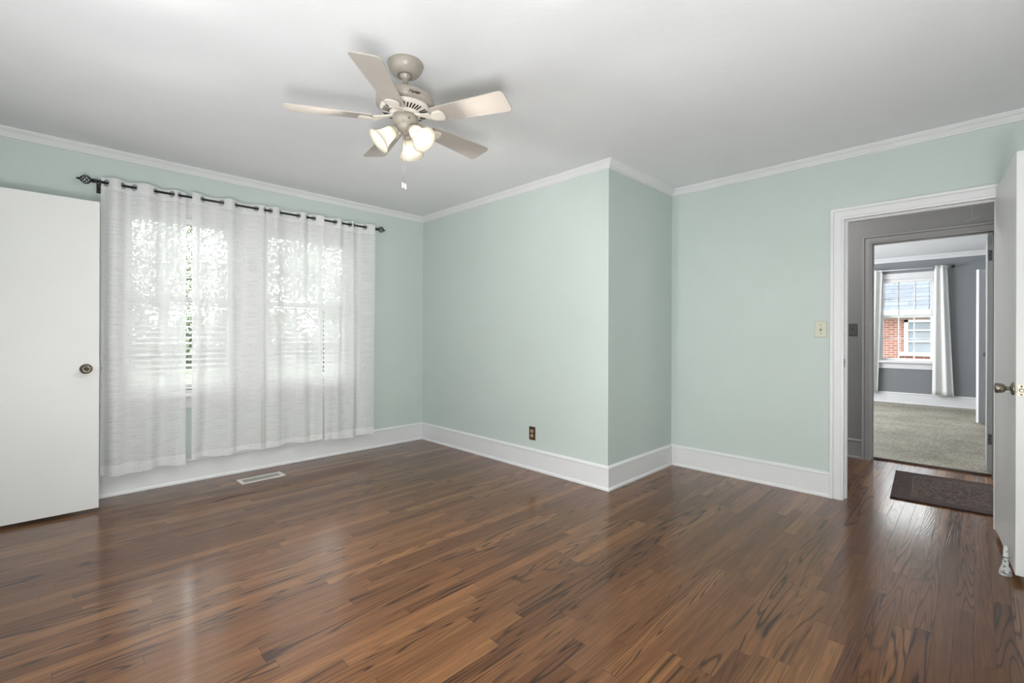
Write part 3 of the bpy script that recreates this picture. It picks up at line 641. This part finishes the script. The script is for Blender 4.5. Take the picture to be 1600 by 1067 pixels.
# blades
def blade_outline():
    r0, r1 = 0.150, 0.533; w0, w1 = 0.048, 0.066; pts = []
    def arc(cx, cy, r, a0, a1, n=6): return [(cx+r*math.cos(a0+(a1-a0)*k/n), cy+r*math.sin(a0+(a1-a0)*k/n)) for k in range(n+1)]
    pts += arc(r1-0.022, w1-0.022, 0.022, PI/2, 0, 6) [::1]
    pts += arc(r1-0.022, -w1+0.022, 0.022, 0, -PI/2)
    pts += arc(r0+0.015, -w0+0.015, 0.015, -PI/2, -PI); pts += arc(r0+0.015, w0-0.015, 0.015, PI, PI/2)
    return pts
ZBL = 2.192
for k in range(5):
    a = R(5.5+72*k)
    Mb = Matrix.Rotation(a, 4, 'Z') @ Matrix.Translation((0, 0, ZBL)) @ Matrix.Rotation(R(-12), 4, 'X')
    MB().prism(blade_outline(), -0.003, 0.003, M=Mb, bev=0.001).build('fan_blade', M_blade, fan)
    Mi = Matrix.Rotation(a, 4, 'Z')
    b = MB()
    b.prism([(0.138+0.032*(1-math.cos(t)) + (0.045 if math.cos(t) < 0 else 0)*0 + 0.0, 0.030*math.sin(t)) for t in [2*PI*q/24 for q in range(24)]] , -0.012, -0.0035, M=Mb @ Matrix.Translation((0.010, 0, 0)), bev=0.002)
    b.prism([(0.195+0.022*math.cos(2*PI*q/20), 0.034*math.sin(2*PI*q/20)) for q in range(20)], -0.0115, -0.004, M=Mb, bev=0.002)
    arm = [(0.058, 0, 2.219), (0.085, 0, 2.214), (0.115, 0, 2.196), (0.150, 0, 2.184)]
    b.prism([(0.056, -0.012), (0.085, -0.010), (0.112, -0.012), (0.140, -0.024), (0.155, -0.030), (0.155, 0.030), (0.140, 0.024), (0.112, 0.012), (0.085, 0.010), (0.056, 0.012)], -0.004, 0.004, M=Mi @ Matrix.Translation((0, 0, 2.2275)) @ Matrix.Rotation(R(15.5), 4, 'Y') @ Matrix.Rotation(R(-4), 4, 'X'), bev=0.0015)
    b.build('blade_iron', M_creaml, fan)
# shades, arms, bulbs
for k, aw in enumerate((43, 160, 281)):
    a = R(aw); hd = Vector((math.cos(a), math.sin(a), 0)); ax = (hd*0.74 + Vector((0, 0, -0.67))).normalized(); n0 = hd*0.046 + Vector((0, 0, 2.142))
    MB().tube([hd*0.020 + Vector((0,0,2.158)), hd*0.034 + Vector((0,0,2.150)), n0], [0.011, 0.012, 0.015], 12).build('lamp_arm', M_cream, fan)
    MB().lathe([(0, -0.006), (0.018, -0.006), (0.023, 0.002), (0.0245, 0.018), (0.022, 0.018), (0.020, 0.006), (0, 0.006)], n0, ax, 28).build('lamp_socket', M_cream, fan)
    pr = [(0.021, 0.010), (0.026, 0.016), (0.031, 0.030), (0.034, 0.050), (0.038, 0.070), (0.046, 0.088), (0.057, 0.103), (0.062, 0.108)]
    sh = MB().lathe(pr + [(r_-0.0025, h_) for r_, h_ in pr[::-1]], n0, ax, 40).build('lamp_shade', M_shade, fan)
    MB().lathe([(0, 0.062), (0.008, 0.060), (0.013, 0.054), (0.014, 0.046), (0.012, 0.036), (0.009, 0.028), (0.009, 0.018), (0, 0.018)], n0, ax, 20).build('light_bulb', M_bulb, fan)
    ld = bpy.data.lights.new('fan_lamp', 'SPOT'); ld.energy = 17.0; ld.color = (1, 0.965, 0.92); ld.shadow_soft_size = 0.03; ld.spot_size = R(164); ld.spot_blend = 0.6
    lo = bpy.data.objects.new('fan_lamp', ld); COL.objects.link(lo); lo.location = Vector((FX, FY, 0)) + n0 + ax*0.112; lo.rotation_euler = ax.to_track_quat('-Z', 'Y').to_euler()
    lg = bpy.data.lights.new('bulb_glow', 'POINT'); lg.energy = 0.27; lg.color = (1, 0.93, 0.82); lg.shadow_soft_size = 0.012
    lo = bpy.data.objects.new('bulb_glow', lg); COL.objects.link(lo); lo.location = Vector((FX, FY, 0)) + n0 + ax*0.080
for dx, zt, zb in ((-0.006, 2.14, 1.890), (0.006, 2.14, 1.884)):
    p = Vector((dx*rgt.x, dx*rgt.y, 0)) - Vector((0.012, 0.012, 0))
    c = MB(); z = zt
    c.tube([(p.x, p.y, zt), (p.x, p.y, zb)], 0.0011, 6)
    while z > zb: c.lathe([(0, -0.0018), (0.0018, 0), (0, 0.0018)], (p.x, p.y, z), n=6); z -= 0.006
    c.build('pull_chain', M_ring, fan)
    MB().lathe([(0, 0), (0.004, -0.001), (0.0055, -0.006), (0.0060, -0.024), (0.0045, -0.029), (0, -0.030)], (p.x, p.y, zb), n=14).build('chain_pull', M_creaml, fan)

# ------------------------------------------------------------------ outlets and switches
def outlet(label, loc, rz, mp, msock, group=None):
    e = thing('wall_outlet', label, 'outlet', loc, rz, group)      # local -y faces the room
    MB().box(-0.035, 0.035, -0.006, 0, -0.0575, 0.0575, bev=0.003).build('cover_plate', mp, e)
    for z in (-0.0195, 0.0195):
        s = MB().prism([(0.0165*math.cos(t), max(-0.0135, min(0.0135, 0.0175*math.sin(t)))) for t in [2*PI*q/28 for q in range(28)]], 0, 0.003,
                       M=Matrix.Translation((0, -0.006, z)) @ Matrix.Rotation(R(90), 4, 'X')).build('socket', msock, e)
        MB().box(-0.0075, -0.0052, -0.0096, -0.0089, z-0.001, z+0.0075).box(0.0052, 0.0075, -0.0096, -0.0089, z-0.001, z+0.0065).box(-0.0025, 0.0025, -0.0096, -0.0089, z-0.0095, z-0.005).build('slots', M_dark, s)
    MB().lathe([(0, 0), (0.0032, 0), (0.0025, 0.0012), (0, 0.0014)], (0, -0.006, 0), (0,-1,0), 12).build('screw', M_brass, e)
outlet('brown electrical outlet with tan sockets low on the mint wall', (X2, 2.704, 0.312), R(-90), M_brownp, M_tansock)
outlet('pale electrical outlet seen faintly through the sheer curtain', (1.291, YW, 0.317), 0, M_ivory, M_ivory)
def switch(label, loc, rz, mp, mt, w=0.039, h=0.0585):
    e = thing('light_switch', label, 'light switch', loc, rz)
    MB().box(-w, w, -0.007, 0, -h, h, bev=0.004).build('cover_plate', mp, e)
    MB().box(-0.005, 0.005, -0.0075, -0.0065, -0.012, 0.012).build('toggle_slot', M_graypl, e)
    MB().box(-0.0038, 0.0038, -0.019, -0.006, -0.004, 0.006, M=Matrix.Rotation(R(-18), 4, 'X'), bev=0.001).build('toggle', mt, e)
    for z in (-0.030, 0.030): MB().lathe([(0, 0), (0.0035, 0), (0.003, 0.001), (0, 0.0012)], (0, -0.007, z), (0,-1,0), 12).build('screw', M_steel, e)
switch('ivory light switch on the mint wall beside the doorway', (X3, 0.795, 1.210), R(-90), M_ivory, M_ivory)
switch('dark grey light switch on the hall wall', (XH, 0.825, 1.222), R(-90), M_graypl, M_dark, 0.033)

# ------------------------------------------------------------------ floor register, rug, doorstop, hall cord
v = thing('floor_register', 'white metal floor vent in the wood floor below the curtains', 'floor vent', (1.218, 4.068, 0), R(1.5))
b = MB(); w, d = 0.163, 0.068
b.box(-w, w, -d, -d+0.020, 0, 0.005).box(-w, w, d-0.020, d, 0, 0.005).box(-w, -w+0.026, -d+0.020, d-0.020, 0, 0.005).box(w-0.026, w, -d+0.020, d-0.020, 0, 0.005)
b.build('frame', M_vent, v); MB().box(-w+0.026, w-0.026, -d+0.020, d-0.020, 0.0003, 0.0010).build('duct_opening', M_dark, v)
b = MB()
for k in range(25):
    x = -w+0.032 + k*(2*w-0.064)/24; b.box(-0.0009, 0.0009, -d+0.020, d-0.020, -0.002, 0.0022, M=Matrix.Translation((x, 0, 0.0034)) @ Matrix.Rotation(R(28), 4, 'Y'))
b.build('louvers', M_vent, v)

rg = thing('runner_rug', 'dark brown patterned runner rug on the hall floor', 'rug', (4.757, -0.297, 0.0), R(3.2))
bm_ = MB().box(-0.4335, 0.4335, -0.75, 0.75, 0.0005, 0.009, bev=0.003); bm_.build('rug_field', M_rug, rg)
MB().tube([(-0.4335, -0.75, 0.006), (0.4335, -0.75, 0.006), (0.4335, 0.75, 0.006), (-0.4335, 0.75, 0.006)], 0.0055, 8, closed=True).build('bound_edge', paint('rug_binding', (0.03, 0.02, 0.02), 0.9), rg)

ds = thing('doorstop', 'small distressed white tower-shaped doorstop at the foot of the right door', 'doorstop', (3.300, -0.108, 0))
MB().prism([(0.024*math.copysign(abs(math.cos(t))**0.5, math.cos(t)), 0.0225*math.copysign(abs(math.sin(t))**0.5, math.sin(t))) for t in [2*PI*q/32 for q in range(32)]], 0.0003, 0.010, bev=0.002).build('base', M_fig, ds)
MB().lathe([(0, 0.010), (0.021, 0.010), (0.022, 0.018), (0.021, 0.026), (0.017, 0.032), (0.016, 0.040), (0.012, 0.046), (0.0115, 0.060), (0.0095, 0.078), (0.0105, 0.082), (0.0130, 0.086), (0.0105, 0.091), (0.009, 0.098), (0.0095, 0.115), (0.0085, 0.132), (0.005, 0.140), (0, 0.142)], n=24).build('tower', M_fig, ds)
MB().torus((0, 0, 0.0865), (0,0,1), 0.0125, 0.0022, 20, 6).build('band', M_graypl, ds)

hk = thing('ceiling_pull_cord', 'thin pull cord with a small wire handle hanging in the hall', 'pull cord', (5.0, 0.018, ZC))
MB().lathe([(0, 0), (0.012, 0), (0.010, -0.006), (0, -0.008)], n=16).build('ceiling_eyelet', M_steel, hk)
MB().tube([(0, 0, -0.006), (0, 0, -0.395)], 0.0014, 6).build('cord', M_gdoor, hk)
MB().tube([(0, 0.045, -0.405), (0, 0.030, -0.413), (0, 0.008, -0.411), (0, 0, -0.395), (0, -0.008, -0.409), (0, -0.025, -0.398), (0, -0.045, -0.384)], 0.0022, 8).build('wire_handle', M_gdoor, hk)

# ------------------------------------------------------------------ far bedroom curtains
def drape(label, y0, y1, yb0, yb1, zt, zb, nf, group=None):
    e = thing('bedroom_curtain', label, 'curtain', (XB1-0.09, (y0+y1)/2, 0)); cy = (y0+y1)/2
    b = bmesh.new(); n = 60; rows = 26; g = []
    for i in range(rows+1):
        d = i/rows; row = []
        for j in range(n+1):
            u = j/n; y = (y0+(y1-y0)*u)*(1-d) + (yb0+(yb1-yb0)*u)*d
            x = 0.020*math.sin(u*nf*2*PI+0.6)*(1+0.2*d) + 0.006*math.sin(u*9+d*3)
            row.append(b.verts.new((x, y-cy, zt+(zb-zt)*d)))
        g.append(row)
    for i in range(rows):
        for j in range(n): b.faces.new((g[i][j], g[i+1][j], g[i+1][j+1], g[i][j+1])).smooth = True
    me = bpy.data.meshes.new('drape'); b.to_mesh(me); b.free(); me.materials.append(M_drape)
    o = bpy.data.objects.new('fabric_panel', me); COL.objects.link(o); o.parent = e
    sm = o.modifiers.new('thickness', 'SOLIDIFY'); sm.thickness = 0.002
    yy = y0 if y0 > 1 else y1
    MB().torus((0, yy-cy, 2.29), (0.3,1,0), 0.021, 0.004, 20, 6).build('grommet', M_steel, e)
drape('plain white curtain left of the far bedroom window', 1.15, 1.40, 1.21, 1.42, 2.325, 0.19, 2)
drape('plain white curtain right of the far bedroom window', 0.325, 0.475, 0.24, 0.50, 2.325, 0.20, 2)
r3 = thing('bedroom_curtain_rod', 'thin dark curtain rod with a round finial in the far bedroom', 'curtain rod', (XB1-0.09, 0.8, 2.30))
MB().tube([(0, -0.50, -0.004), (0, 0.66, 0.006)], 0.008, 12).build('rod', M_trim, r3)
MB().lathe([(0, 0), (0.010, 0.004), (0.012, 0.010), (0.020, 0.018), (0.026, 0.032), (0.024, 0.050), (0.012, 0.064), (0, 0.067)], (0, -0.505, -0.004), (0,-1,0), 20).build('finial', M_black, r3)
for yy in (-0.45, 0.60): MB().tube([(0, yy, -0.004), (0.085, yy, -0.004)], 0.005, 8).box(0.082, 0.0895, yy-0.012, yy+0.012, -0.034, 0.026).build('bracket', M_steel, r3)

# ------------------------------------------------------------------ outside
GZ = -0.75
b = MB(); b.prism([(-60, 4.9), (10.9, 4.9), (10.9, -40), (70, -40), (70, 90), (-60, 90)], GZ-0.05, GZ-0.002); tag(b.build('lawn', M_lawn), 'green lawn outside the curtained windows', 'lawn', kind='stuff')
nh = thing('neighbor_house', 'red brick house next door with a blue-grey shingle roof', 'house', (17.5, 0, GZ))
NW = (-0.45, 1.45, 1.43, 2.39)   # its window (y0,y1,z0,z1) local z above GZ
o = wall('brick_wall', 'X', 0, 0.3, -6, 9, 0, 2.72, [NW], M_brick); o.parent = nh
b = MB(); b.prism([(-0.35, 2.66), (3.6, 4.75), (7.5, 2.66), (7.5, 2.58), (3.6, 4.66), (-0.35, 2.58)], -6.6, 9.6, M=Matrix(((1,0,0,0),(0,0,1,0),(0,1,0,0),(0,0,0,1)))); b.build('roof', M_shingle, nh)
MB().box(-0.47, -0.35, -6.6, 9.6, 2.52, 2.66, bev=0.02).box(-0.35, 0, -6.6, 9.6, 2.52, 2.56).build('gutter', M_gutter, nh)
b = MB(); y0, y1, z0, z1 = NW
b.box(-0.04, 0.1, y0, y0+0.09, z0, z1).box(-0.04, 0.1, y1-0.09, y1, z0, z1).box(-0.04, 0.1, y0, y1, z1-0.07, z1).box(-0.10, 0.1, y0-0.06, y1+0.10, z0-0.07, z0+0.03)
for z in (z0+0.34, z0+0.66): b.box(-0.02, 0.06, y0, y1, z-0.02, z+0.02)
fr = b.build('window', M_gutter, nh); MB().box(0.04, 0.05, y0, y1, z0, z1).build('pane', paint('pane_with_blind', (0.20, 0.215, 0.24), 0.2, 0.3, 20, 0.05), fr)

def tree(label, x, y, h, rad, n, seed, loc_leaf=0.11):
    rnd = random.Random(seed); e = thing('tree', label, 'tree', (x, y, GZ), 0, 'trees outside the windows')
    b = MB().tube([(0, 0, 0.0), (0.05, 0, h*0.3), (-0.1, 0.1, h*0.6), (0, 0, h*0.9)], [0.20, 0.16, 0.10, 0.03], 10); brs = []
    for k in range(14):
        z = h*(0.28+0.045*k); a = rnd.uniform(0, 6.28); L = rad*rnd.uniform(0.5, 1.0)
        tip = Vector((math.cos(a)*L, math.sin(a)*L, z+L*0.45)); brs.append((Vector((0, 0, z)), tip)); b.tube([(0, 0, z), tip*0.5+Vector((0, 0, z*0.5)), tip], [0.06, 0.04, 0.012], 6)
    b.build('trunk', M_trunk, e); bm = bmesh.new()
    for k in range(n):
        s, t = rnd.choice(brs); f = rnd.uniform(0.25, 1.15); c = s.lerp(t, f) + Vector([rnd.gauss(0, rad*0.18) for _ in range(3)])
        q = Vector([rnd.uniform(-1, 1) for _ in range(3)]).normalized(); w = q.orthogonal().normalized()*loc_leaf*rnd.uniform(0.6, 1.2); u = q.cross(w)*0.6
        bm.faces.new([bm.verts.new(c+p) for p in (w, u, -w, -u)])
    me = bpy.data.meshes.new('foliage'); bm.to_mesh(me); bm.free(); me.materials.append(M_leaf); o = bpy.data.objects.new('foliage', me); COL.objects.link(o); o.parent = e
hg = MB(); hr = random.Random(11)
for k in range(16000):
    x = hr.uniform(-22, 26); zt = 3.0 + 0.9*math.sin(x*0.9) + 0.7*math.sin(x*2.3+1); c = Vector((x, 32+hr.uniform(-1.2, 1.2), GZ+0.22+zt*hr.random()))
    q = Vector([hr.uniform(-1, 1) for _ in range(3)]).normalized(); w = q.orthogonal().normalized()*0.20; u = q.cross(w)*0.7
    hg.bm.faces.new([hg.bm.verts.new(c+p_) for p_ in (w, u, -w, -u)])
tag(hg.build('hedge', M_leaf, recalc=False), 'long pale green hedge at the far side of the lawn', 'hedge', kind='stuff')
tree('tall leafy tree beyond the left window, nearest the house', -4.2, 14.5, 8.0, 2.6, 11440, 1, 0.075)
tree('broad leafy tree beyond the left window, farther back', 0.4, 19.5, 9.0, 3.0, 11440, 2, 0.075)
tree('leafy tree standing beyond the right window', 4.6, 15.5, 7.0, 2.3, 9240, 3, 0.075)
tree('tree far across the lawn between the two windows', 3.6, 26.0, 9.5, 3.4, 9240, 4, 0.075)
tree('small tree at the far right beyond the curtains', 10.0, 24.0, 8.0, 3.0, 7920, 5, 0.075)
